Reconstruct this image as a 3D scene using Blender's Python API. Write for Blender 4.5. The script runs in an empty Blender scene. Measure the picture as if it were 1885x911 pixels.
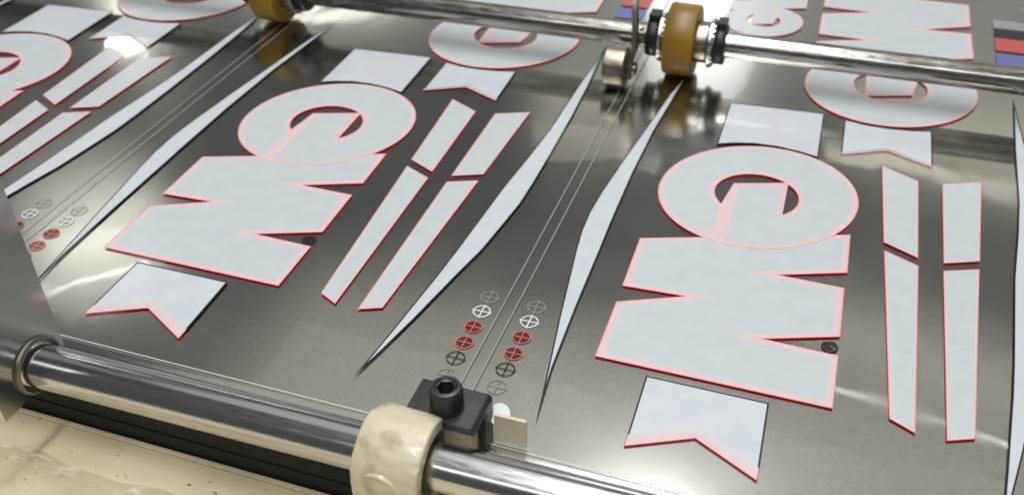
import bpy, bmesh, math, random
from mathutils import Matrix, Vector, noise
random.seed(7)
S = bpy.context.scene
C = S.collection
T = 0.2                                   # one print repeat, metres
CAM_H = 1.1577 * T

# ------------------------------------------------------------------ camera
cd = bpy.data.cameras.new('camera'); cam = bpy.data.objects.new('camera', cd); C.objects.link(cam)
R3 = Matrix(((0.944647, -0.184174, 0.271518), (0.327676, 0.571077, -0.752661), (-0.016437, 0.799969, 0.599816)))
cam.matrix_world = Matrix.Translation((0, 0, CAM_H)) @ R3.to_4x4()
cd.sensor_width = 36; cd.lens = 36 * 1824.6 / 1885; cd.clip_start = 0.005; cd.clip_end = 60
cd.dof.use_dof = True; cd.dof.focus_distance = 0.335; cd.dof.aperture_fstop = 15
S.camera = cam

# ------------------------------------------------------------------ ambient light of the workshop
w = bpy.data.worlds.new('World'); S.world = w; w.use_nodes = True
bg = w.node_tree.nodes['Background']; bg.inputs[0].default_value = (0.95, 0.97, 1.0, 1); bg.inputs[1].default_value = 0.095

def lamp(name, loc, aim, sx, sy, power, col=(1, 1, 1), shape='RECTANGLE', spread=180):
    l = bpy.data.lights.new(name, 'AREA'); l.shape = shape; l.size = sx; l.size_y = sy
    l.energy = power; l.color = col; l.spread = math.radians(spread)
    o = bpy.data.objects.new(name, l); C.objects.link(o); o.location = loc
    o.rotation_euler = (Vector(aim) - Vector(loc)).to_track_quat('-Z', 'Y').to_euler()
    return o
def mirror(x, y, h):
    """where at height h stands what the sheet mirrors to the lens at (x, y) (in repeats)"""
    k = h / CAM_H
    return (x * T * (1 + k), y * T * (1 + k), h)

# shop lights and added fills: power from the brightness of the lit face
def lit(name, loc, aim, sx, sy, bright, col=(1, 1, 1), shape='RECTANGLE'):
    return lamp(name, loc, aim, sx, sy, bright * math.pi * sx * sy * (0.785 if shape == 'ELLIPSE' else 1), col, shape)
lit('overhead_tube_light', (-0.2, 0.30, 1.9), (-0.1, 0.30, 0), 2.2, 0.16, 34, (0.97, 0.985, 1.0))
lit('front_fill_light', (0.3, -1.1, 1.7), (-0.1, 0.2, 0), 2.4, 0.35, 4.2, (1.0, 0.985, 0.95))  # added fill behind the camera, brightens the cream block and rod
lit('ceiling_light_panel', (0.60, 1.30, 2.0), (0.60, 1.30, 0), 4.3, 1.75, 0.44, (1.0, 0.99, 0.90))
lit('back_fill_panel', (-0.6, 3.0, 0.70), (-0.6, 0, 0.55), 6.0, 1.3, 0.27, (1.0, 0.99, 0.93))  # added unseen panel, gives the bed its pale reflection near the shaft
for x, y, h, sx, sy, bright, c, sh in (
        (-0.36, 2.60, 1.6, 0.48, 0.98, 2.6, (0.97, 1, 1), 'ELLIPSE'),
        (-1.82, 2.00, 1.7, 0.16, 0.06, 26, (1.0, 0.98, 0.90), 'RECTANGLE'),
        (-1.38, 2.36, 1.7, 0.70, 0.07, 6, (1.0, 0.97, 0.86), 'RECTANGLE'),
        (-1.27, 1.12, 1.8, 0.50, 0.34, 1.5, (1.0, 0.99, 0.92), 'ELLIPSE'),
        (-1.24, 1.11, 1.75, 0.34, 0.025, 9, (1.0, 0.99, 0.92), 'RECTANGLE'),
        (0.30, 1.96, 1.8, 1.00, 0.06, 4, (1.0, 0.93, 0.80), 'RECTANGLE'),
        (0.22, 1.24, 1.8, 0.75, 0.010, 12, (1.0, 0.95, 0.86), 'RECTANGLE'),
        (-0.50, 1.87, 1.8, 0.42, 0.16, 1.3, (1.0, 0.92, 0.82), 'RECTANGLE')):
    q = mirror(x, y, h); lit('ceiling_lamp', q, (q[0] * 0.4, q[1] * 0.4, 0), sx, sy, bright, c, sh)
S.view_settings.view_transform = 'Standard'; S.view_settings.look = 'None'
S.view_settings.exposure = 0; S.view_settings.gamma = 1; S.view_settings.use_curve_mapping = False

# ------------------------------------------------------------------ helpers
def mat(name, col, rough=0.5, metal=0.0, **kw):
    m = bpy.data.materials.new(name); m.use_nodes = True
    b = m.node_tree.nodes['Principled BSDF']
    b.inputs['Base Color'].default_value = (*col, 1); b.inputs['Roughness'].default_value = rough; b.inputs['Metallic'].default_value = metal
    for k, v in kw.items(): b.inputs[k.replace('_', ' ')].default_value = v
    return m
def N(m, t, **kw):
    n = m.node_tree.nodes.new(t)
    for k, v in kw.items():
        if hasattr(n, k): setattr(n, k, v)
        else: n.inputs[k].default_value = v
    return n
def L(m, a, b): m.node_tree.links.new(a, b)
def coords(m, scale=(1, 1, 1)):
    tc = N(m, 'ShaderNodeTexCoord'); mp = N(m, 'ShaderNodeMapping'); mp.inputs['Scale'].default_value = scale
    L(m, tc.outputs['Object'], mp.inputs['Vector']); return mp.outputs['Vector']
def vary(m, scale, c0, c1, detail=6, lo=0.35, hi=0.65, stretch=(1, 1, 1)):
    b = m.node_tree.nodes['Principled BSDF']
    n = N(m, 'ShaderNodeTexNoise'); n.inputs['Scale'].default_value = scale; n.inputs['Detail'].default_value = detail
    L(m, coords(m, stretch), n.inputs['Vector'])
    r = N(m, 'ShaderNodeValToRGB'); r.color_ramp.elements[0].position = lo; r.color_ramp.elements[1].position = hi
    r.color_ramp.elements[0].color = (*c0, 1); r.color_ramp.elements[1].color = (*c1, 1)
    L(m, n.outputs['Fac'], r.inputs['Fac']); L(m, r.outputs['Color'], b.inputs['Base Color']); return r
def vary_rough(m, scale, r0, r1, stretch=(1, 1, 1), detail=5):
    b = m.node_tree.nodes['Principled BSDF']
    n = N(m, 'ShaderNodeTexNoise'); n.inputs['Scale'].default_value = scale; n.inputs['Detail'].default_value = detail
    L(m, coords(m, stretch), n.inputs['Vector'])
    r = N(m, 'ShaderNodeMapRange'); r.inputs['From Min'].default_value = 0.3; r.inputs['From Max'].default_value = 0.7
    r.inputs['To Min'].default_value = r0; r.inputs['To Max'].default_value = r1
    L(m, n.outputs['Fac'], r.inputs['Value']); L(m, r.outputs['Result'], b.inputs['Roughness'])
def bump(m, scale, strength, dist=0.001, detail=4, stretch=(1, 1, 1), target=None):
    n = N(m, 'ShaderNodeTexNoise'); n.inputs['Scale'].default_value = scale; n.inputs['Detail'].default_value = detail
    L(m, coords(m, stretch), n.inputs['Vector'])
    b = N(m, 'ShaderNodeBump'); b.inputs['Strength'].default_value = strength; b.inputs['Distance'].default_value = dist
    L(m, n.outputs['Fac'], b.inputs['Height'])
    t = target or m.node_tree.nodes['Principled BSDF']
    if t.inputs['Normal'].links: L(m, t.inputs['Normal'].links[0].from_socket, b.inputs['Normal'])
    L(m, b.outputs['Normal'], t.inputs['Normal']); return b

def schlick(m, f0, gain=1.0):
    lw = N(m, 'ShaderNodeLayerWeight'); p = N(m, 'ShaderNodeMath', operation='POWER'); p.inputs[1].default_value = 5
    q = N(m, 'ShaderNodeMath', operation='MULTIPLY_ADD'); q.inputs[1].default_value = (1 - f0) * gain; q.inputs[2].default_value = f0 * gain
    L(m, lw.outputs['Facing'], p.inputs[0]); L(m, p.outputs[0], q.inputs[0]); return q
def link(name, me, material, parent=None, loc=None):
    o = bpy.data.objects.new(name, me); C.objects.link(o)
    if material and not me.materials: me.materials.append(material)
    if parent: o.parent = parent
    if loc: o.location = loc
    return o
def tag(o, label, cat, group=None):
    o['label'] = label; o['category'] = cat
    if group: o['group'] = group
    return o
def empty(name, loc=(0, 0, 0)):
    o = bpy.data.objects.new(name, None); C.objects.link(o); o.location = loc; o.empty_display_size = 0.01; return o
def area2(p): return sum(p[i][0] * p[(i + 1) % len(p)][1] - p[(i + 1) % len(p)][0] * p[i][1] for i in range(len(p)))
def ccw(p): return list(p) if area2(p) > 0 else list(p)[::-1]
def inset(p, d):
    """offset a polygon inward; d is one distance or one per edge (edge i runs from i to i+1)"""
    n = len(p); ds = d if isinstance(d, (list, tuple)) else [d] * n; out = []
    for i in range(n):
        a, b, c = Vector(p[i - 1]), Vector(p[i]), Vector(p[(i + 1) % n])
        u = (b - a).normalized(); v = (c - b).normalized()
        n1 = Vector((-u.y, u.x)); n2 = Vector((-v.y, v.x)); d1 = ds[i - 1]; d2 = ds[i]
        den = u.x * v.y - u.y * v.x
        if abs(den) < 1e-3: q = b + n1 * d1
        else:
            p1 = b + n1 * d1; p2 = b + n2 * d2; t = ((p2 - p1).x * v.y - (p2 - p1).y * v.x) / den; q = p1 + u * t
        out.append((q.x, q.y))
    return out
MM = 0.001
def slab(name, poly, z0, z1, m, keep='all'):
    """a flat piece of ink: outline in repeats, z in millimetres"""
    p = ccw(poly); n = len(p)
    v = [(x * T, y * T, z0 * MM) for x, y in p] + [(x * T, y * T, z1 * MM) for x, y in p]
    f = [tuple(range(n, 2 * n)), tuple(reversed(range(n)))] + [(i, (i + 1) % n, n + (i + 1) % n, n + i) for i in range(n)]
    if keep == 'top': v = v[n:]; f = [tuple(range(n))]
    elif keep == 'under': f = f[1:]
    me = bpy.data.meshes.new(name); me.from_pydata(v, [], f); me.materials.append(m); return me
def band(name, outer, inner, z0, z1, m, keep='all'):
    n = len(outer); v = []
    for z in (z0, z1):
        v += [(x * T, y * T, z * MM) for x, y in outer] + [(x * T, y * T, z * MM) for x, y in inner]
    f = []
    for i in range(n):
        j = (i + 1) % n; a = 2 * n
        if keep == 'top': f += [(i, j, n + j, n + i)]
        elif keep == 'under': f += [(i, n + i, n + j, j), (i, j, a + j, a + i), (n + i, a + n + i, a + n + j, n + j)]
        else: f += [(a + i, a + j, a + n + j, a + n + i), (i, n + i, n + j, j), (i, j, a + j, a + i), (n + i, a + n + i, a + n + j, n + j)]
    if keep == 'top': v = v[2 * n:]
    me = bpy.data.meshes.new(name); me.from_pydata(v, [], f); me.materials.append(m); return me
def bmesh_obj(name, bm, m, parent=None, smooth=None, bevel=0, seg=3):
    if bevel:
        bmesh.ops.bevel(bm, geom=[e for e in bm.edges if e.calc_face_angle(0) > 0.5], offset=bevel, segments=seg, profile=0.6, affect='EDGES', clamp_overlap=True)
    bmesh.ops.recalc_face_normals(bm, faces=bm.faces)
    if smooth is not None:
        for f in bm.faces: f.smooth = True
        for e in bm.edges: e.smooth = e.calc_face_angle(0) < smooth
    me = bpy.data.meshes.new(name); bm.to_mesh(me); bm.free()
    return link(name, me, m, parent)
def box(bm, x0, x1, y0, y1, z0, z1):
    r = bmesh.ops.create_cube(bm, size=1)
    bmesh.ops.transform(bm, verts=r['verts'], matrix=Matrix.Translation(((x0 + x1) / 2, (y0 + y1) / 2, (z0 + z1) / 2)) @ Matrix.Diagonal((x1 - x0, y1 - y0, z1 - z0, 1)))
    return r['verts']
def lathe(bm, prof, mtx, seg=64, closed=False, ang=math.tau):
    """prof: (axial, radius) pairs turned about local X; mtx puts it in place"""
    full = ang > 6.28; rings = []
    cnt = seg if full else seg + 1
    for k in range(cnt):
        a = ang * k / seg
        rings.append([bm.verts.new(mtx @ Vector((ax, r * math.cos(a), r * math.sin(a)))) for ax, r in prof])
    for k in range(seg if full else seg):
        A = rings[k]; B = rings[(k + 1) % cnt]
        m = len(prof)
        for i in range(m if closed else m - 1):
            j = (i + 1) % m
            if prof[i][1] < 1e-9 and prof[j][1] < 1e-9: continue
            try: bm.faces.new((A[i], A[j], B[j], B[i]))
            except ValueError: pass
    bmesh.ops.remove_doubles(bm, verts=bm.verts, dist=1e-7)
def frame(loc, axis):
    """matrix with local X along axis"""
    x = Vector(axis).normalized(); up = Vector((0, 0, 1)) if abs(x.z) < 0.9 else Vector((0, 1, 0))
    y = up.cross(x).normalized(); z = x.cross(y)
    return Matrix.Translation(loc) @ Matrix((x, y, z)).transposed().to_4x4()
def pt(x, y, z): return Vector((x * T, y * T, z * T))

# ------------------------------------------------------------------ materials
steel = mat('satin_steel_bed', (0.60, 0.595, 0.565), 0.17, 1.0)
vary(steel, 900, (0.57, 0.565, 0.535), (0.63, 0.625, 0.595), 3, 0.3, 0.7)
vary_rough(steel, 30, 0.16, 0.185, (1, 1, 1)); bump(steel, 9, 0.09, 0.002, 2)
chrome = mat('chrome_rod', (0.58, 0.57, 0.57), 0.16, 1.0)
vary_rough(chrome, 60, 0.13, 0.22, (3, 60, 60)); bump(chrome, 100, 0.22, 0.0006, 4, (0.012, 2.4, 2.4)); bump(chrome, 35, 0.10, 0.0006, 3, (1, 1, 1))
worn_rod = mat('worn_steel_shaft', (0.50, 0.48, 0.45), 0.2, 1.0)
vary(worn_rod, 40, (0.24, 0.215, 0.19), (0.46, 0.44, 0.41), 6, 0.3, 0.6, (1, 8, 8)); vary_rough(worn_rod, 70, 0.13, 0.30, (2, 30, 30)); bump(worn_rod, 110, 0.30, 0.0006, 4, (0.015, 3, 3))
old_steel = mat('tarnished_steel', (0.42, 0.37, 0.31), 0.33, 1.0); vary(old_steel, 160, (0.20, 0.17, 0.13), (0.40, 0.355, 0.29)); bump(old_steel, 500, 0.2, 0.0003)
bright_steel = mat('bright_washer_steel', (0.6, 0.59, 0.58), 0.22, 1.0); bump(bright_steel, 900, 0.35, 0.0004)
white = mat('white_ink', (0.55, 0.59, 0.605), 0.36, 0, Coat_Weight=0.25, Coat_Roughness=0.12)
vary(white, 130, (0.52, 0.568, 0.585), (0.575, 0.612, 0.622), 7, 0.3, 0.7); bump(white, 260, 0.14, 0.0005, 5)
plainwhite = mat('plain_white_ink', (0.70, 0.735, 0.77), 0.34, 0, Coat_Weight=0.3, Coat_Roughness=0.1)
vary(plainwhite, 90, (0.535, 0.57, 0.605), (0.575, 0.605, 0.63)); bump(plainwhite, 300, 0.05, 0.0003)
pink = mat('white_over_red_ink', (0.80, 0.55, 0.565), 0.36, 0, Coat_Weight=0.25, Coat_Roughness=0.12)
vary(pink, 260, (0.89, 0.65, 0.66), (0.93, 0.71, 0.715))
palepink = mat('faint_red_show_through', (0.585, 0.545, 0.565), 0.4)
palerose = mat('thin_red_under_white_ink', (0.68, 0.61, 0.62), 0.36, 0, Coat_Weight=0.25, Coat_Roughness=0.12)
coral = mat('coral_ink_edge', (0.86, 0.33, 0.345), 0.4)
red = mat('red_ink', (0.85, 0.05, 0.08), 0.4)
black = mat('black_ink', (0.012, 0.012, 0.014), 0.35)
blue = mat('glare_washed_blue_ink', (0.13, 0.14, 0.33), 0.4)  # blue patch ink, paled by glare that is put into the colour
brightred = mat('glare_washed_red_ink', (0.45, 0.085, 0.07), 0.4)  # red patch ink toned down, the washing glare is in its colour
greyink = mat('clear_varnish_ink', (0.36, 0.37, 0.36), 0.45, 0, Alpha=0.7)
faint = mat('faint_varnish_ink', (0.27, 0.28, 0.27), 0.45)
whiteline = mat('white_line_ink', (0.80, 0.81, 0.81), 0.45)
rosy = mat('pink_line_ink', (0.60, 0.18, 0.20), 0.45)

def let_through(m, col, amount):
    """thin ink lets some light through to its other side"""
    nt = m.node_tree; out = nt.nodes['Material Output']; b = nt.nodes['Principled BSDF']
    t = N(m, 'ShaderNodeBsdfTranslucent'); t.inputs['Color'].default_value = (*col, 1); x = N(m, 'ShaderNodeMixShader'); x.inputs[0].default_value = amount
    L(m, b.outputs[0], x.inputs[1]); L(m, t.outputs[0], x.inputs[2]); L(m, x.outputs[0], out.inputs['Surface'])
let_through(white, (0.95, 0.95, 0.95), 0.06); let_through(pink, (1.0, 0.80, 0.80), 0.27); let_through(palerose, (1, 0.9, 0.9), 0.1); let_through(coral, (1.0, 0.4, 0.4), 0.35); let_through(red, (1.0, 0.06, 0.09), 0.7)

film = bpy.data.materials.new('clear_plastic_film'); film.use_nodes = True
nt = film.node_tree; nt.nodes.remove(nt.nodes['Principled BSDF'])
tr = N(film, 'ShaderNodeBsdfTransparent'); tr.inputs['Color'].default_value = (0.95, 0.955, 0.94, 1)
gl = N(film, 'ShaderNodeBsdfGlossy'); gl.inputs['Roughness'].default_value = 0.045
fr = schlick(film, 0.06)
mx = N(film, 'ShaderNodeMixShader')
L(film, fr.outputs[0], mx.inputs[0]); L(film, tr.outputs[0], mx.inputs[1]); L(film, gl.outputs[0], mx.inputs[2])
L(film, mx.outputs[0], nt.nodes['Material Output'].inputs['Surface'])
bump(film, 11, 0.20, 0.004, 1.5, (1.0, 0.6, 1), gl)
bump(film, 60, 0.06, 0.001, 1, (1.0, 0.5, 1), gl)

n1 = N(film, 'ShaderNodeTexNoise'); n1.inputs['Scale'].default_value = 34; n1.inputs['Detail'].default_value = 6; L(film, coords(film, (1, 0.35, 1)), n1.inputs['Vector'])
r1 = N(film, 'ShaderNodeMapRange'); r1.inputs['From Min'].default_value = 0.42; r1.inputs['From Max'].default_value = 0.72; r1.inputs['To Min'].default_value = 0.02; r1.inputs['To Max'].default_value = 0.09
L(film, n1.outputs['Fac'], r1.inputs['Value']); L(film, r1.outputs['Result'], gl.inputs['Roughness'])
filmedge = mat('film_cut_edge', (0.75, 0.77, 0.74), 0.2); filmedge.node_tree.nodes['Principled BSDF'].inputs['Alpha'].default_value = 0.75

cream = mat('cream_paint', (0.66, 0.58, 0.38), 0.34, 0, Coat_Weight=0.3)
vary(cream, 75, (0.30, 0.24, 0.14), (0.62, 0.565, 0.40), 10, 0.31, 0.46); bump(cream, 130, 0.35, 0.0015, 5)
table_m = mat('stained_cream_table', (0.6, 0.5, 0.3), 0.55)
vary(table_m, 22, (0.64, 0.545, 0.34), (0.80, 0.70, 0.47), 12, 0.28, 0.55); bump(table_m, 160, 0.10, 0.0006, 6)
tb = table_m.node_tree.nodes['Principled BSDF']; src = tb.inputs['Base Color'].links[0].from_socket
sp = N(table_m, 'ShaderNodeTexNoise'); sp.inputs['Scale'].default_value = 330; sp.inputs['Detail'].default_value = 3; L(table_m, coords(table_m, (1, 1, 1)), sp.inputs['Vector'])
sr = N(table_m, 'ShaderNodeValToRGB'); sr.color_ramp.elements[0].position = 0.27; sr.color_ramp.elements[1].position = 0.34; sr.color_ramp.elements[0].color = (0.35, 0.28, 0.2, 1)
mxc = N(table_m, 'ShaderNodeMix', data_type='RGBA', blend_type='MULTIPLY'); mxc.inputs['Factor'].default_value = 1
L(table_m, sp.outputs['Fac'], sr.inputs['Fac']); L(table_m, src, mxc.inputs['A']); L(table_m, sr.outputs['Color'], mxc.inputs['B']); L(table_m, mxc.outputs['Result'], tb.inputs['Base Color'])
block_m = mat('soiled_cream_block', (0.5, 0.44, 0.31), 0.5); vary(block_m, 80, (0.42, 0.36, 0.23), (0.66, 0.59, 0.43), 8, 0.25, 0.45); bump(block_m, 200, 0.3, 0.0005)
blackmetal = mat('black_oxide_steel', (0.022, 0.021, 0.021), 0.38); vary(blackmetal, 140, (0.014, 0.014, 0.015), (0.045, 0.040, 0.034), 8, 0.4, 0.75); bump(blackmetal, 500, 0.3, 0.0003)
rail_m = mat('black_anodised_rail', (0.012, 0.012, 0.013), 0.6, 0, Specular_IOR_Level=0.25); vary(rail_m, 60, (0.008, 0.008, 0.009), (0.022, 0.021, 0.020), 6, 0.3, 0.7, (0.2, 2, 2))
rubber = mat('black_plastic', (0.010, 0.010, 0.011), 0.4)
amber = mat('amber_urethane', (0.40, 0.17, 0.012), 0.38, 0, Subsurface_Weight=0.35, Subsurface_Scale=0.006)
amber.node_tree.nodes['Principled BSDF'].inputs['Subsurface Radius'].default_value = (1.0, 0.45, 0.08); bump(amber, 300, 0.15, 0.0004)
vary(amber, 30, (0.17, 0.092, 0.002), (0.30, 0.160, 0.003), 5)
mirror_plate = mat('polished_guard_plate', (0.52, 0.525, 0.53), 0.16, 0.95); vary_rough(mirror_plate, 35, 0.12, 0.24); bump(mirror_plate, 25, 0.07, 0.002, 2)
paperwhite = mat('white_paper_tab', (0.80, 0.80, 0.79), 0.6)

BEDZ = 0.0034                                   # gap from film to steel, in repeats
# ------------------------------------------------------------------ the machine: bed, table, front rail
bm = bmesh.new(); 
nose = [(.963 - .045 * math.sin(a), -.045 + .045 * math.cos(a) - BEDZ) for a in [k * 1.5708 / 12 for k in range(13)]]
prof = [(4.6, -BEDZ)] + nose + [(.918, -.06), (4.6, -.06)]
v0 = [bm.verts.new(pt(-3.6, y, z)) for y, z in prof]; v1 = [bm.verts.new(pt(1.9, y, z)) for y, z in prof]
bm.faces.new(v0); bm.faces.new(v1)
for i in range(len(prof)): bm.faces.new((v0[i], v0[(i + 1) % len(prof)], v1[(i + 1) % len(prof)], v1[i]))
bed = bmesh_obj('machine_bed', bm, steel, smooth=0.5); bed['kind'] = 'structure'
ZT = -0.12 * T
bm = bmesh.new(); box(bm, -3.6 * T, 1.9 * T, -0.6 * T, 0.872 * T, ZT - 0.02, ZT)
tab = bmesh_obj('machine_table', bm, table_m); tab['kind'] = 'structure'
bm = bmesh.new(); box(bm, -3.6 * T, 1.9 * T, 0.8735 * T, 0.8825 * T, ZT - 0.02, ZT + 0.0006)
lip = bmesh_obj('table_lip', bm, table_m, bevel=0.0005, seg=2); lip['kind'] = 'structure'
rail = empty('black_edge_rail', (0, 0.9 * T, ZT)); tag(rail, 'long black grooved metal rail under the chrome rod along the table', 'rail')
for k, (z0, z1, y0) in enumerate(((-0.135, -0.088, 0.886), (-0.0865, -0.048, 0.8875), (-0.0465, -0.0315, 0.889))):
    bm = bmesh.new(); box(bm, -3.6 * T, 1.9 * T, y0 * T, 0.97 * T, z0 * T, z1 * T)
    o = bmesh_obj('rail_strip', bm, rail_m, rail, bevel=0.0004, seg=2); o.location = (0, -0.9 * T, -ZT)

# ------------------------------------------------------------------ the printed film
sheet = empty('printed_film_sheet')
tag(sheet, 'clear plastic film sheet printed with white and red lettering shapes on the steel bed', 'film sheet')
def film_mesh(x0, x1, y0, y1, z):
    n, m = 60, 50; v = []; f = []
    for j in range(m + 1):
        for i in range(n + 1): v.append(((x0 + (x1 - x0) * i / n) * T, (y0 + (y1 - y0) * j / m) * T, z))
    for j in range(m):
        for i in range(n): a = j * (n + 1) + i; f.append((a, a + 1, a + n + 2, a + n + 1))
    me = bpy.data.meshes.new('film'); me.from_pydata(v, [], f)
    for p in me.polygons: p.use_smooth = True
    return me
link('film', film_mesh(-3.3, 1.6, 0.9675, 4.4, 0), film, sheet)
bm = bmesh.new(); box(bm, -3.3 * T, 1.6 * T, 0.9660 * T, 0.9674 * T, -0.00012, 0.00008)
bmesh_obj('film_edge', bm, filmedge, sheet)

# outlines of the artwork, in repeats, as in one cell
W = [(-.290, 1.206), (.101, 1.206), (.100, 1.335), (-.024, 1.338), (.099, 1.384), (.096, 1.523), (-.021, 1.525), (.098, 1.570), (.095, 1.696),
     (-.295, 1.559), (-.292, 1.404), (-.178, 1.409), (-.291, 1.357)]
def ell(cx, cy, a, b, k, n=96): return [(cx + a * math.cos(math.tau * i / n), cy + b * math.sin(math.tau * i / n) + k * a * math.cos(math.tau * i / n)) for i in range(n)]
RING = ell(-.0985, 1.785, .202, .1955, .085); HOLE = ell(-.0995, 1.780, .0852, .0794, .012)
RING_I = ell(-.0985, 1.785, .189, .1825, .085); HOLE_I = ell(-.0995, 1.780, .0985, .0925, .012)
ref = Vector((-.1, 1.784))
def loc(p): return [(x - ref.x, y - ref.y) for x, y in p]
def arc_between(cx, cy, a, b, k, x0, x1, n=10):
    """lower arc of the ring from x0 to x1"""
    out = []
    for i in range(n + 1):
        x = x0 + (x1 - x0) * i / n; u = (x - cx) / a; out.append((x, cy - b * math.sqrt(max(0, 1 - u * u)) + k * (x - cx)))
    return out
EA = (-.0985, 1.785, .202, .1955, .085); EI = (-.0985, 1.785, .189, .1825, .085)
STEM = [(-.151, 1.810), (-.151, 1.715)] + arc_between(*EI, -.151, -.040, 8) + [(-.040, 1.725), (-.042, 1.846)]
BAND = [(-.164, 1.722), (-.164, arc_between(*EA, -.164, -.16, 1)[0][1] + .004)] + arc_between(*EA, -.160, -.138, 4)[1:] + [(-.138, 1.814), (-.151, 1.810)]
STEM_W = [(-.138, 1.799)] + arc_between(*EI, -.138, -.041, 8) + [(-.041, 1.706), (-.053, 1.722), (-.055, 1.826)]
letter_meshes = dict(
    base=slab('letter', loc(W), 0.0, 0.08, red, 'under'), edge=slab('coral_edge', loc(W), 0.0, 0.080, coral, 'top'), pink=slab('pink_border', loc(inset(ccw(W), .0014)), 0.0, 0.084, pink, 'top'), pale=slab('pale_border', loc(inset(ccw(W), .0095)), 0.0, 0.088, palerose, 'top'), white=slab('white_fill', loc(inset(ccw(W), .0135)), 0.0, 0.092, white, 'top'))
ring_meshes = dict(
    base=band('ring', loc(RING), loc(HOLE), 0.01, 0.10, red, 'under'), edge=band('coral_edge', loc(RING), loc(HOLE), 0.0, 0.100, coral, 'top'), pink=band('pink_border', loc(inset(RING, .0014)), loc(inset(HOLE, -.0014)), 0.0, 0.104, pink, 'top'), pale=band('pale_border', loc(inset(RING, .0095)), loc(inset(HOLE, -.0095)), 0.0, 0.108, palerose, 'top'), white=band('white_fill', loc(RING_I), loc(HOLE_I), 0.0, 0.112, white, 'top'))
stem_meshes = dict(base=slab('letter_stem', loc(STEM), 0.0, 0.122, pink, 'top'), band=slab('pink_band', loc(BAND), 0.0, 0.132, pink, 'top'), white=slab('white_fill', loc(STEM_W), 0.0, 0.142, white, 'top'))
stem_under = slab('red_underprint', loc([(-.151, 1.810), (-.151, 1.70), (-.040, 1.71), (-.042, 1.846)]), 0.02, 0.12, red, 'under')
def placed(name, me, p, parent, rot=0, sc=1.0):
    o = link(name, me, None, parent); o.location = (p[0] * T, p[1] * T, 0); o.rotation_euler = (0, 0, rot); o.scale = (sc, sc, 1); return o
def logo(p, rot=0, sc=1.0):
    o = placed('printed_letter', letter_meshes['base'], p, sheet, rot, sc); link('coral_edge', letter_meshes['edge'], None, o); link('pink_border', letter_meshes['pink'], None, o); link('pale_border', letter_meshes['pale'], None, o); link('white_fill', letter_meshes['white'], None, o)
    o = placed('printed_ring', ring_meshes['base'], p, sheet, rot, sc); link('coral_edge', ring_meshes['edge'], None, o); link('pink_border', ring_meshes['pink'], None, o); link('pale_border', ring_meshes['pale'], None, o); link('white_fill', ring_meshes['white'], None, o)
    o = placed('printed_stem', stem_meshes['base'], p, sheet, rot, sc); link('pink_band', stem_meshes['band'], None, o); link('white_fill', stem_meshes['white'], None, o); link('red_underprint', stem_under, None, o)

BARS = [[(.141, 1.977), (.217, 1.936), (.2215, 1.657), (.157, 1.690)], [(.264, 1.940), (.342, 1.972), (.3315, 1.682), (.2665, 1.6545)],
        [(.159, 1.664), (.2225, 1.633), (.226, 1.192), (.186, 1.212)], [(.266, 1.631), (.330, 1.657), (.313, 1.209), (.271, 1.191)]]
bar_meshes = [(slab('bar', b, 0, 0.08, red, 'under'), slab('pink_border', inset(ccw(b), .0014), 0, 0.084, pink, 'top'), slab('white_fill', inset(ccw(b), .0045), 0, 0.092, white, 'top'), slab('coral_edge', b, 0, 0.080, coral, 'top')) for b in BARS]
PEN = [(-.197, 1.187), (.004, 1.187), (.008, 1.022), (-.094, 1.076), (-.195, 1.026)]
FLAG = [(.050, 2.157), (.100, 2.146), (.152, 2.145), (.200, 2.151), (.242, 2.162), (.245, 2.000), (.149, 2.044), (.053, 1.996)]
RECT = [(-.215, 2.160), (.004, 2.172), (.0085, 1.968), (-.036, 1.981), (-.084, 1.988), (-.135, 1.986), (-.178, 1.974), (-.213, 1.958)]
def pennant_meshes(p, i0, wide):
    """black ink piece; the two notch edges (ending at points i0..i0+2) are red"""
    p = ccw(p)
    q = sorted(range(len(p)), key=lambda i: p[i][1])[:3]      # the two tips and the notch
    tips = sorted((p[i] for i in q), key=lambda a: a[0]); a, b, c = tips
    strip = [a, b, c, (c[0], c[1] + wide * 1.25), (b[0], b[1] + wide), (a[0], a[1] + wide * 1.25)]
    up = lambda poly, d: [(x, y + d * (1.25 if x != tips[1][0] else 1)) if any(abs(x - t[0]) < .012 and abs(y - t[1]) < .012 for t in tips) else (x, y) for x, y in poly]
    return (slab('pennant', up(p, wide), 0.0, 0.06, black), slab('white_fill', up(inset(p, .0030), wide * .7), 0.062, 0.08, plainwhite),
            slab('red_edge', strip, 0.0, 0.06, red, 'under'), slab('pink_edge', inset(ccw(strip), [.0014, .0014, .0010, 0, 0, .0010]), 0.082, 0.088, pink, 'top'), slab('coral_edge', inset(ccw(strip), [0, 0, .0010, 0, 0, .0010]), 0.080, 0.084, coral, 'top'),
            slab('pale_edge', [(a[0] + .0012, a[1] + wide * .62), (b[0], b[1] + wide * .5), (c[0] - .0012, c[1] + wide * .62), (c[0] - .0012, c[1] + wide * 1.3), (b[0], b[1] + wide * 1.05), (a[0] + .0012, a[1] + wide * 1.3)], 0.088, 0.092, palerose, 'top'))
pen_m = pennant_meshes(PEN, 0, .020); flag_m = pennant_meshes(FLAG, 0, .006)
rect_m = (slab('panel', RECT, 0, 0.06, black), slab('white_fill', inset(ccw(RECT), .0032), 0.062, 0.08, plainwhite))
cross_m = slab('faint_cross', [(-.108, 2.02), (-.100, 2.02), (-.098, 2.078), (-.04, 2.083), (-.04, 2.088), (-.098, 2.086), (-.100, 2.13), (-.106, 2.13), (-.106, 2.086), (-.165, 2.082), (-.165, 2.078), (-.106, 2.079)], 0.082, 0.086, palepink)
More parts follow.
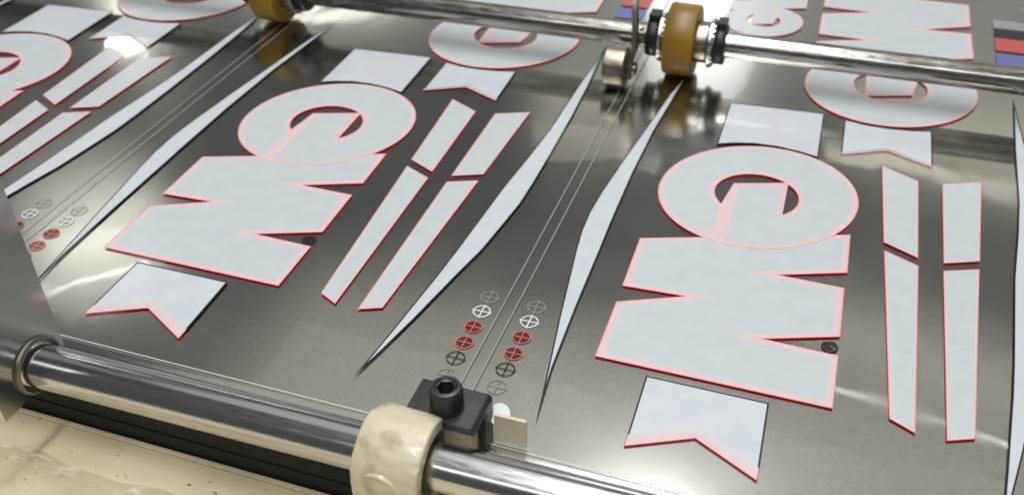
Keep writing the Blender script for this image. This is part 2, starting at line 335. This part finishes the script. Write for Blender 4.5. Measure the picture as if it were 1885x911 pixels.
SPR = [(.423, 2.38), (.414, 2.125), (.410, 1.912), (.402, 1.794), (.389, 1.651), (.376, 1.412), (.370, 1.325), (.355, 1.160), (.342, 1.030),
       (.360, 1.106), (.380, 1.200), (.407, 1.345), (.424, 1.428), (.4365, 1.535), (.4435, 1.600), (.4455, 1.681), (.4455, 1.808), (.4435, 1.976), (.438, 2.140)]
SPL = [(-.337, 2.37), (-.346, 2.250), (-.361, 2.165), (-.380, 1.979), (-.396, 1.835), (-.409, 1.695), (-.4135, 1.615), (-.411, 1.545), (-.404, 1.483), (-.378, 1.294), (-.337, 1.025),
       (-.349, 1.155), (-.355, 1.318), (-.359, 1.516), (-.361, 1.584), (-.363, 1.776), (-.359, 1.972), (-.349, 2.125)]
spr_m = [(slab('spear', p, 0, 0.06, black), slab('white_fill', inset(ccw(p), .0028), 0.062, 0.08, plainwhite)) for p in (SPR, SPL)]

def circle(cx, cy, r, n=28): return [(cx + r * math.cos(math.tau * i / n), cy + r * math.sin(math.tau * i / n)) for i in range(n)]
def cross_mesh(m, t=.0019, r=.0165):
    bm = bmesh.new()
    def sl(p):
        v = [bm.verts.new((x * T, y * T, z * MM)) for z in (0, .05) for x, y in p]; n = len(p)
        bm.faces.new(v[n:]); [bm.faces.new((v[i], v[(i + 1) % n], v[n + (i + 1) % n], v[n + i])) for i in range(n)]
    o = circle(0, 0, r); i_ = circle(0, 0, r - t); n = len(o)
    for k in range(n): sl([o[k], o[(k + 1) % n], i_[(k + 1) % n], i_[k]])
    e = r + .0018; h = t / 2
    for q in ([(-e, -h), (-h, -h), (-h, h), (-e, h)], [(h, -h), (e, -h), (e, h), (h, h)], [(-h, -e), (h, -e), (h, e), (-h, e)]): sl(q)
    me = bpy.data.meshes.new('registration_mark'); bm.to_mesh(me); bm.free(); me.materials.append(m); return me
fillred = bpy.data.materials.new('thin_red_reflection'); fillred.use_nodes = True
b_ = fillred.node_tree.nodes['Principled BSDF']; b_.inputs['Base Color'].default_value = (0.22, 0.012, 0.022, 1); b_.inputs['Alpha'].default_value = 0.55; b_.inputs['Roughness'].default_value = 0.3  # dark red reflection inside the red marks, put into the disc colour
rm_disc = slab('mark_fill', circle(0, 0, .0145, 20), -0.02, -0.005, fillred)
RMK = [(cross_mesh(greyink), 0), (cross_mesh(whiteline, .0026), 0), (cross_mesh(rosy), 1), (cross_mesh(rosy), 1), (cross_mesh(black), 0), (cross_mesh(faint, .0015), 0)]
def reg_marks(dx):
    for x in (-.514, -.424):
        for k, y in enumerate((1.2995, 1.258, 1.2145, 1.172, 1.131, 1.0875)):
            o = placed('registration_mark', RMK[k][0], (x + dx, y), sheet); o.location.z = -.00035
            if RMK[k][1]: link('mark_fill', rm_disc, None, o)
line_m = slab('guide_line', [(-.0011, 0), (.0011, 0), (.0011, 2.6), (-.0011, 2.6)], 0, 0.03, greyink)

# registered-trade mark: black ring with an R, printed in reverse
bm = bmesh.new()
o_, i_ = circle(0, 0, .0142, 30), circle(0, 0, .0112, 30)
for k in range(30):
    v = [bm.verts.new((x * T, y * T, z * MM)) for z in (0, .06) for x, y in (o_[k], o_[(k + 1) % 30], i_[(k + 1) % 30], i_[k])]
    bm.faces.new(v[4:]); bm.faces.new((v[0], v[1], v[5], v[4])); bm.faces.new((v[2], v[3], v[7], v[6]))
me_tm = bpy.data.meshes.new('trade_mark'); bm.to_mesh(me_tm); bm.free(); me_tm.materials.append(black)
cu = bpy.data.curves.new('R', 'FONT'); cu.body = 'R'; cu.size = .0215 * T; cu.align_x = 'CENTER'; cu.align_y = 'CENTER'; cu.extrude = .00003; cu.offset = .00003
to = bpy.data.objects.new('R', cu); C.objects.link(to); bpy.context.view_layer.update()
me_R = bpy.data.meshes.new_from_object(to.evaluated_get(bpy.context.evaluated_depsgraph_get())); bpy.data.objects.remove(to)
me_R.name = 'trade_mark_letter'; me_R.materials.clear(); me_R.materials.append(black)
tm_back = slab('mark_backing', circle(0, 0, .0112, 24), -0.02, -0.005, mat('thin_black_ink', (0.02, 0.02, 0.02), 0.3, 0, Alpha=0.15))

# low relief of reversed lettering under the white ink of the long bars
def relief(cx, y0, y1):
    bm = bmesh.new(); rnd = random.Random(int(cx * 1000)); n = 6; h = (y1 - y0) / n
    for k in range(n):
        y = y0 + k * h; wv = .030; t = .0022
        segs = [(-wv / 2, wv / 2, 0, t)]
        segs += [(-wv / 2, -wv / 2 + t, 0, h * .7)] if k % 2 else [(-wv / 2, wv / 2, h * .6, h * .6 + t)]
        segs += [(wv / 2 - t, wv / 2, 0, h * .6)] if k % 3 else [(-t / 2, t / 2, 0, h * .6)]
        for a, b, c, d in segs:
            sk = .12
            q = [(cx + a, y + c + a * sk), (cx + b, y + c + b * sk), (cx + b, y + d + b * sk), (cx + a, y + d + a * sk)]
            v = [bm.verts.new((x * T, yy * T, z * MM)) for z in (.085, .112) for x, yy in q]
            bm.faces.new(v[4:]); [bm.faces.new((v[i], v[(i + 1) % 4], v[4 + (i + 1) % 4], v[4 + i])) for i in range(4)]
    me = bpy.data.meshes.new('relief_lettering'); bm.to_mesh(me); bm.free(); me.materials.append(white); return me
rel = [relief(.200, 1.36, 1.52), relief(.297, 1.36, 1.52)]

RS = (.045, 4.135)                               # the far row is the near row turned half round about RS / 2
for dx in (0, -1, -2):
    logo((ref.x + dx, ref.y))
    logo((RS[0] - ref.x + dx, RS[1] - ref.y), math.pi)
    logo((-.203 + dx, 2.655), math.pi, 0.53)
    for k, (b0, b1, b2, b3) in enumerate(bar_meshes):
        o = placed('printed_bar', b0, (dx, 0), sheet); link('pink_border', b1, None, o); link('white_fill', b2, None, o); link('coral_edge', b3, None, o)
        if k > 1: link('relief_lettering', rel[k - 2], None, o)
    for nm, mm in (('printed_pennant', pen_m), ('printed_flag', flag_m)):
        o = placed(nm, mm[0], (dx, 0), sheet); link('white_fill', mm[1], None, o); link('red_edge', mm[2], None, o); link('pink_edge', mm[3], None, o); link('coral_edge', mm[4], None, o); link('pale_edge', mm[5], None, o)
    o = placed('printed_panel', rect_m[0], (dx, 0), sheet); link('white_fill', rect_m[1], None, o); link('faint_cross', cross_m, None, o)
    for s in spr_m:
        o = placed('printed_spear', s[0], (dx, 0), sheet); link('white_fill', s[1], None, o)
    o = placed('trade_mark', me_tm, (.084 + dx, 1.3545), sheet); o['label'] = 'small black ring with a reversed letter R'; o.location.z = -.0003
    r = link('trade_mark_letter', me_R, None, o); r.location = (0, 0, .00003); r.rotation_euler = (0, 0, math.pi / 2); r.scale = (-1, 1, 1)
    link('mark_backing', tm_back, None, o)
    reg_marks(dx)
    for x in (-.4825, -.4585): placed('guide_line', line_m, (x + dx, 1.02), sheet)
    # strip of test patches of the inks
    for (y0, y1, m) in ((2.790, 2.845, greyink), (2.728, 2.780, black), (2.645, 2.726, brightred), (2.560, 2.630, blue)):
        pm = slab('colour_patch', [(.394, y0), (.472, y0), (.472, y1), (.394, y1)], 0, 0.05, m); placed('colour_patch', pm, (dx, 0), sheet)
o = placed('printed_spear', spr_m[1][0], (1, 0), sheet); link('white_fill', spr_m[1][1], None, o)
for x in (-.4825, -.4585): placed('guide_line', line_m, (x + 1, 1.02), sheet)
placed('registration_mark', RMK[0][0], (.478, 2.935), sheet)

# ------------------------------------------------------------------ front chrome rod
YF, ZF, RF, AF = 0.8822, 0.03, 0.0372, math.tan(math.radians(0.68))
def on_front(x): return pt(x, YF + AF * x, ZF)
axF = Vector((1, AF, 0))
front = empty('front_rod', on_front(-0.5)); tag(front, 'thick polished chrome rod passing through the cream collar along the film edge', 'rod')
bm = bmesh.new(); lathe(bm, [(-2.6 * T, RF * T), (2.2 * T, RF * T)], frame((0, 0, 0), axF), 96)
bmesh_obj('rod_body', bm, chrome, front, smooth=0.6)
bm = bmesh.new()
p = on_front(-0.1775) - on_front(-0.5)
def on_rod(px, ang): return on_front(px) - on_front(-0.5) + Vector((0, -math.cos(ang), math.sin(ang))) * RF * T
c = on_rod(-0.190, 0.62)
lathe(bm, [(-0.0001, 0.0009), (0.00012, 0.0008), (0.0002, 0.0004), (0.0002, 0)], frame(c, Vector((0, -math.cos(0.62), math.sin(0.62)))), 12)
bmesh_obj('rust_spot', bm, mat('rust', (0.16, 0.055, 0.025), 0.8), front)

# ------------------------------------------------------------------ guard plate the rod passes through
plate = empty('guard_plate', pt(-1.155, 0.85, -0.012)); tag(plate, 'shiny grey metal guard plate with a round hole around the chrome rod', 'plate')
def plate_mesh():
    bm = bmesh.new(); x0, x1 = -1.160 * T, -1.1535 * T; hy, hz, hr = (YF + AF * -1.155), ZF, 0.0475
    outer = [(.9305, -.013), (.9305, .52), (.775, .52), (.775, -.013)]
    # quads between the hole and the outline
    n = 64; ci = []; co = []
    for k in range(n):
        a = math.tau * k / n; d = (math.cos(a), math.sin(a)); ci.append((hy + hr * d[0], hz + hr * d[1]))
        ts = []
        for s, lim in ((0, .9305), (0, .775), (1, .52), (1, -.013)):
            o = (hy, hz)[s]
            if abs(d[s]) > 1e-6:
                t = (lim - o) / d[s]
                if t > 0: ts.append(t)
        t = min(ts); co.append((hy + t * d[0], hz + t * d[1]))
    for cy, cz in outer:
        k = min(range(n), key=lambda i: abs(math.atan2(math.sin(math.atan2(co[i][1] - hz, co[i][0] - hy) - math.atan2(cz - hz, cy - hy)), math.cos(math.atan2(co[i][1] - hz, co[i][0] - hy) - math.atan2(cz - hz, cy - hy)))))
        co[k] = (cy, cz)
    V = [[bm.verts.new((x, q[0] * T, q[1] * T)) for q in ring] for x in (x0, x1) for ring in (ci, co)]
    for k in range(n):
        j = (k + 1) % n
        bm.faces.new((V[0][k], V[0][j], V[1][j], V[1][k])); bm.faces.new((V[2][k], V[3][k], V[3][j], V[2][j]))
        bm.faces.new((V[0][k], V[2][k], V[2][j], V[0][j])); bm.faces.new((V[1][k], V[1][j], V[3][j], V[3][k]))
    bmesh.ops.transform(bm, verts=bm.verts, matrix=Matrix.Translation(-pt(-1.155, 0.85, -0.012)))
    return bm
bmesh_obj('plate_body', plate_mesh(), mirror_plate, plate)
bm = bmesh.new()
lathe(bm, [(0, .0425 * T), (.006 * T, .0435 * T), (.007 * T, .046 * T), (.005 * T, .050 * T), (0, .051 * T)], frame(on_front(-1.1530) - plate.location, axF), 64)
bmesh_obj('hole_rim', bm, mat('worn_bushing', (0.22, 0.20, 0.17), 0.35, 0.8), plate, smooth=0.8)

# ------------------------------------------------------------------ cream collar on the front rod
XC = -0.496; HW = 0.053
collar = empty('rod_collar', on_front(XC)); tag(collar, 'chipped cream painted ring collar clamped round the chrome rod', 'collar')
bm = bmesh.new()
ro, ri = 0.0725 * T, 0.052 * T; hw = HW * T; b = 0.010 * T
prof = [(-hw, ri), (-hw, ro - b)] + [(-hw + b - b * math.cos(a), ro - b + b * math.sin(a)) for a in (0.5, 1.0, 1.57)]
prof += [(-hw * 0.5, ro * 1.0), (0, ro * 1.005), (hw * 0.5, ro)]
prof += [(hw - b * 0.5 + b * 0.5 * math.cos(a), ro - b * 0.5 + b * 0.5 * math.sin(a)) for a in (1.57, 1.0, 0.5)] + [(hw, ro - b * .5), (hw, ri + .002 * T), (hw - .004 * T, ri), (hw * 0.3, ri)]
lathe(bm, prof, frame((0, 0, 0), axF), 120, closed=False)
for v in bm.verts:
    r = math.hypot(v.co.y, v.co.z)
    n1 = noise.noise(v.co * 160) * 0.0005 + noise.noise(v.co * 500) * 0.00022
    if v.co.x > hw * 0.7: n1 += min(0, noise.noise(v.co * 420)) * 0.0012
    if r > ri * 1.1: v.co.y *= 1 + n1 / r; v.co.z *= 1 + n1 / r; v.co.x += noise.noise(v.co * 300 + Vector((5, 0, 0))) * 0.0002
bmesh_obj('collar_ring', bm, cream, collar, smooth=0.9)
# clamping lug and its bolt, below on the near side
lug_dir = Vector((-0.04, -0.985, 0.08)).normalized()
bm = bmesh.new(); lathe(bm, [(0.050 * T, 0.046 * T), (0.0695 * T, 0.0435 * T), (0.0735 * T, 0.0405 * T), (0.0735 * T, 0.0365 * T), (0.068 * T, 0.0325 * T), (0.060 * T, 0.030 * T), (0.060 * T, 0)], frame((-0.001, 0, -0.016 * T), lug_dir), 48)
bmesh_obj('clamp_lug', bm, cream, collar, smooth=0.9)
bm = bmesh.new(); lathe(bm, [(0.056 * T, 0.020 * T), (0.070 * T, 0.0195 * T), (0.074 * T, 0.016 * T), (0.074 * T, 0)], frame((-0.001, 0, -0.016 * T), lug_dir), 24)
bmesh_obj('clamp_bolt', bm, mat('zinc_bolt', (0.45, 0.46, 0.42), 0.38, 0.9), collar, smooth=0.7)
bm = bmesh.new(); lathe(bm, [(-hw * .5, RF * T * 1.01), (hw * .86, RF * T * 1.01), (hw * .9, RF * T * 1.06), (hw * .9, ri * 1.01), (-hw * .5, ri * 1.01)], frame((0, 0, 0), axF), 64)
bmesh_obj('inner_bushing', bm, mat('dark_bushing', (0.10, 0.085, 0.06), 0.5), collar, smooth=0.7)  # dark brown sleeve filling the bore round the rod

# ------------------------------------------------------------------ black clamp bracket with its screw, on the film edge
br = empty('clamp_bracket', pt(-0.45, 0.95, 0.0)); tag(br, 'black steel angle bracket with one socket screw behind the cream collar', 'bracket')
off = -pt(-0.45, 0.95, 0.0)
bm = bmesh.new(); zt = 0.085
def prism(bm, prof, y0, y1):
    v0 = [bm.verts.new(pt(x, y0, z) + off) for x, z in prof]; v1 = [bm.verts.new(pt(x, y1, z) + off) for x, z in prof]
    bm.faces.new(v0); bm.faces.new(v1[::-1])
    for i in range(len(prof)): j = (i + 1) % len(prof); bm.faces.new((v0[i], v0[j], v1[j], v1[i]))
rnd = [(-.401 + .008 * math.sin(a), zt - .008 + .008 * math.cos(a)) for a in (0.4, 0.8, 1.2, 1.57)]
prism(bm, [(-.506, zt - .013), (-.506, zt), (-.401, zt)] + rnd + [(-.393, zt - .013)], .912, .9545)
prism(bm, [(-.506, zt - .013), (-.506, zt), (-.401, zt)] + rnd + [(-.393, -.004), (-.404, -.004), (-.404, zt - .013)], .9545, .988)
bmesh.ops.remove_doubles(bm, verts=bm.verts, dist=1e-6)
seen = {}
for f in list(bm.faces):
    k = tuple(sorted(v.index for v in f.verts)); 
bmesh_obj('angle_plate', bm, blackmetal, br, smooth=0.5)
sc = pt(-0.449, 0.946, zt) + off
bm = bmesh.new()
lathe(bm, [(0, .0265 * T), (.004 * T, .0265 * T), (.004 * T, .0245 * T), (.035 * T, .0245 * T), (.0395 * T, .0225 * T), (.0405 * T, .0175 * T), (.0385 * T, .0155 * T)], frame(sc, (0, 0, 1)), 72)
for v in bm.verts:                                   # knurled side
    d = v.co - sc
    if .006 * T < d.z < .041 * T and math.hypot(d.x, d.y) > .024 * T:
        pass
screw = bmesh_obj('cap_screw', bm, blackmetal, br, smooth=0.6)
bm = bmesh.new()
hexr = .0142 * T; top = .0385 * T; bot = .014 * T
ou = [bm.verts.new(sc + Vector((.0155 * T * math.cos(math.tau * k / 36), .0155 * T * math.sin(math.tau * k / 36), top))) for k in range(36)]
hx = [(hexr * math.cos(math.tau * k / 6 + .3), hexr * math.sin(math.tau * k / 6 + .3)) for k in range(6)]
def hexpt(k): s = k / 6.0; i = int(s) % 6; f = s - int(s); a = hx[i]; b2 = hx[(i + 1) % 6]; return (a[0] * (1 - f) + b2[0] * f, a[1] * (1 - f) + b2[1] * f)
sh = 36 * .3 / math.tau
h1 = [bm.verts.new(sc + Vector((*hexpt((k - round(sh)) % 36), top - .001 * T))) for k in range(36)]
h2 = [bm.verts.new(sc + Vector((*hexpt((k - round(sh)) % 36), bot))) for k in range(36)]
for k in range(36):
    j = (k + 1) % 36; bm.faces.new((ou[k], ou[j], h1[j], h1[k])); bm.faces.new((h1[k], h1[j], h2[j], h2[k]))
bm.faces.new(h2)
bmesh_obj('hex_socket', bm, mat('oily_socket', (0.03, 0.026, 0.02), 0.35), screw)
bm = bmesh.new()
for k in range(60):
    a = math.tau * k / 60
    m_ = Matrix.Translation(sc + Vector((math.cos(a) * .0245 * T, math.sin(a) * .0245 * T, .0195 * T))) @ Matrix.Rotation(a, 4, 'Z')
    r = bmesh.ops.create_cube(bm, size=1); bmesh.ops.transform(bm, verts=r['verts'], matrix=m_ @ Matrix.Diagonal((.0010 * T, .0013 * T, .027 * T, 1)))
bmesh_obj('knurling', bm, blackmetal, screw)

blk = empty('cream_gauge_block', pt(-0.36, 0.975, 0)); tag(blk, 'small soiled cream block standing beside the black bracket leg', 'block')
bm = bmesh.new(); box(bm, -.026 * T, .026 * T, -.003 * T, .003 * T, .0006, .060 * T)
bmesh_obj('block_body', bm, block_m, blk, bevel=0.0003, seg=2)
bm = bmesh.new(); lathe(bm, [(-.0012 * T, 0), (-.0012 * T, .017 * T), (.0012 * T, .017 * T), (.0012 * T, 0)], frame((-.022 * T, .0125 * T, .047 * T), (0, -.6, .8)), 36)
bmesh_obj('round_tab', bm, paperwhite, blk)
bm = bmesh.new(); box(bm, -.470 * T, -.4065 * T, .926 * T, .972 * T, -.004 * T, .0725 * T)
tag(bmesh_obj('spacer_block', bm, block_m, bevel=0.0004, seg=2), 'worn cream spacer block held under the black bracket', 'block')

# ------------------------------------------------------------------ rear shaft, its rollers and stops
ZR = 0.09; YR = 2.2837; RR = 0.0312; AR = math.tan(math.radians(0.606))
def on_rear(x): return pt(x, YR + AR * x, ZR)
axR = Vector((1, AR, 0))
rear = empty('rear_shaft', on_rear(-0.5)); tag(rear, 'thinner worn steel shaft carrying the amber rollers above the film', 'rod')
bm = bmesh.new(); lathe(bm, [(-3 * T, RR * T), (2.3 * T, RR * T)], frame((0, 0, 0), axR), 64)
bmesh_obj('shaft_body', bm, worn_rod, rear, smooth=0.6)
def roller(x, label):
    g = 'amber rollers on the steel shaft'
    r = empty('feed_roller', on_rear(x)); tag(r, label, 'roller', g)
    F = frame((0, 0, 0), axR); h = .037 * T; R_ = .087 * T; b = .005 * T
    bm = bmesh.new(); lathe(bm, [(-h, .05 * T), (-h, R_ - b), (-h + b * .3, R_ - b * .3), (-h + b, R_), (h - b, R_), (h - b * .3, R_ - b * .3), (h, R_ - b), (h, .05 * T)], F, 96)
    bmesh_obj('urethane_tyre', bm, amber, r, smooth=0.7)
    bm = bmesh.new(); lathe(bm, [(-h - .006 * T, RR * T), (-h - .006 * T, .050 * T), (h + .026 * T, .050 * T), (h + .028 * T, .048 * T), (h + .028 * T, RR * T)], F, 64)
    bmesh_obj('hub', bm, old_steel, r, smooth=0.6)
    for x0 in (-h - .018 * T, h + .030 * T):
        bm = bmesh.new(); lathe(bm, [(x0, RR * T), (x0, .058 * T), (x0 + .002 * T, .060 * T), (x0 + .008 * T, .060 * T), (x0 + .010 * T, .058 * T), (x0 + .010 * T, RR * T)], F, 48)
        for k in range(26):
            a = math.tau * k / 26; m_ = F @ Matrix.Rotation(a, 4, 'X') @ Matrix.Translation((x0 + .011 * T, .052 * T, 0))
            q = bmesh.ops.create_cube(bm, size=1); bmesh.ops.transform(bm, verts=q['verts'], matrix=m_ @ Matrix.Diagonal((.005 * T, .010 * T, .006 * T, 1)))
        bmesh_obj('washer', bm, bright_steel, r, smooth=0.6)
    for x0, x1 in ((-h - .049 * T, -h - .0195 * T), (h + .044 * T, h + .070 * T)):
        bm = bmesh.new(); lathe(bm, [(x0, RR * T * 1.01), (x0, .047 * T), (x0 + .003 * T, .049 * T), (x1 - .003 * T, .049 * T), (x1, .047 * T), (x1, RR * T * 1.01)], F, 40)
        bmx = box(bm, x0 + .002 * T, x1 - .002 * T, -.020 * T, .020 * T, .040 * T, .062 * T)
        bmesh_obj('stop_clip', bm, rubber, r, smooth=0.6)
    return r
roller(-0.362, 'amber roller beside the hooked small steel roller on the shaft')
roller(-1.502, 'amber roller on the shaft with no hooked steel roller beside it')

# small steel pressure roller hung on a bent arm over the shaft
hr = empty('hooked_pressure_roller', pt(-0.499, 2.165, 0.0)); tag(hr, 'small steel roller on a bent flat arm beside the amber roller', 'roller')
bm = bmesh.new(); r_ = .0500 * T; h = .026 * T
lathe(bm, [(-h, .030 * T), (-h, r_ - .003 * T), (-h + .003 * T, r_), (h - .003 * T, r_), (h, r_ - .003 * T), (h, .036 * T), (h - .004 * T, .034 * T), (h - .004 * T, 0)], frame((0, 0, .051 * T), axR), 56)
bmesh_obj('steel_wheel', bm, old_steel, hr, smooth=0.6)
bm = bmesh.new(); lathe(bm, [(h - .006 * T, .016 * T), (h + .022 * T, .016 * T), (h + .024 * T, .013 * T), (h + .024 * T, 0)], frame((0, 0, .051 * T), axR), 24)
bmesh_obj('axle_pin', bm, old_steel, hr, smooth=0.6)
path = [(.034, .000, .030), (.033, -.004, .060), (.043, -.004, .105), (.040, .006, .150), (.030, .030, .205), (.032, .075, .260), (.034, .110, .300)]
bm = bmesh.new(); rows = []
for i, q in enumerate(path):
    a = Vector(path[max(0, i - 1)]); b = Vector(path[min(len(path) - 1, i + 1)]); d = (b - a).normalized()
    s = Vector((0, d.z, -d.y)).normalized() * (.013 * T if i > 1 else (.016 - .003 * i) * T); c = Vector(q) * T; t = Vector((.006 * T, 0, 0))
    rows.append([bm.verts.new(c + s + t), bm.verts.new(c + s - t), bm.verts.new(c - s - t), bm.verts.new(c - s + t)])
for i in range(len(rows) - 1):
    for k in range(4): bm.faces.new((rows[i][k], rows[i][(k + 1) % 4], rows[i + 1][(k + 1) % 4], rows[i + 1][k]))
bm.faces.new(rows[0]); bm.faces.new(rows[-1][::-1])
bmesh_obj('bent_arm', bm, old_steel, hr, smooth=0.5, bevel=0.0005, seg=2)
bm = bmesh.new(); lathe(bm, [(-.005 * T, .010 * T), (.045 * T, .010 * T), (.047 * T, .016 * T), (.062 * T, .016 * T), (.064 * T, 0)], frame((.05 * T, .085 * T, .275 * T), axR), 20)
bmesh_obj('pivot_bolt', bm, bright_steel, hr, smooth=0.6)

# ------------------------------------------------------------------ crumpled clear wrap on the table
wrapm = bpy.data.materials.new('clear_wrap'); wrapm.use_nodes = True; nt = wrapm.node_tree; nt.nodes.remove(nt.nodes['Principled BSDF'])
tr = N(wrapm, 'ShaderNodeBsdfTransparent'); tr.inputs['Color'].default_value = (0.97, 0.97, 0.96, 1)
gl = N(wrapm, 'ShaderNodeBsdfGlossy'); gl.inputs['Roughness'].default_value = 0.16
fr = schlick(wrapm, 0.15); mx = N(wrapm, 'ShaderNodeMixShader')
L(wrapm, fr.outputs[0], mx.inputs[0]); L(wrapm, tr.outputs[0], mx.inputs[1]); L(wrapm, gl.outputs[0], mx.inputs[2]); L(wrapm, mx.outputs[0], nt.nodes['Material Output'].inputs['Surface'])
n = 70; v = []; f = []
for j in range(n + 1):
    for i in range(n + 1):
        x = -1.25 + .62 * i / n; y = .50 + .30 * j / n
        q = Vector((x * 9, y * 13, 1.3)); z = abs(noise.noise(q)) * .006 + abs(noise.noise(q * 2.7)) * .005 + abs(noise.noise(q * 6)) * .005
        e = min(1, min(i, n - i, j, n - j) / 10 + .15)
        v.append(((x + .016 * noise.noise(Vector((y * 12, x * 5, 0)))) * T, (y + .02 * noise.noise(Vector((x * 9, 3, y)))) * T, ZT + (.002 + z * e) * T))
for j in range(n):
    for i in range(n): a = j * (n + 1) + i; f.append((a, a + 1, a + n + 2, a + n + 1))
me = bpy.data.meshes.new('plastic_wrap'); me.from_pydata(v, [], f)
for p in me.polygons: p.use_smooth = True
tag(link('plastic_wrap', me, wrapm), 'crumpled clear plastic wrap lying on the stained cream table', 'plastic wrap')
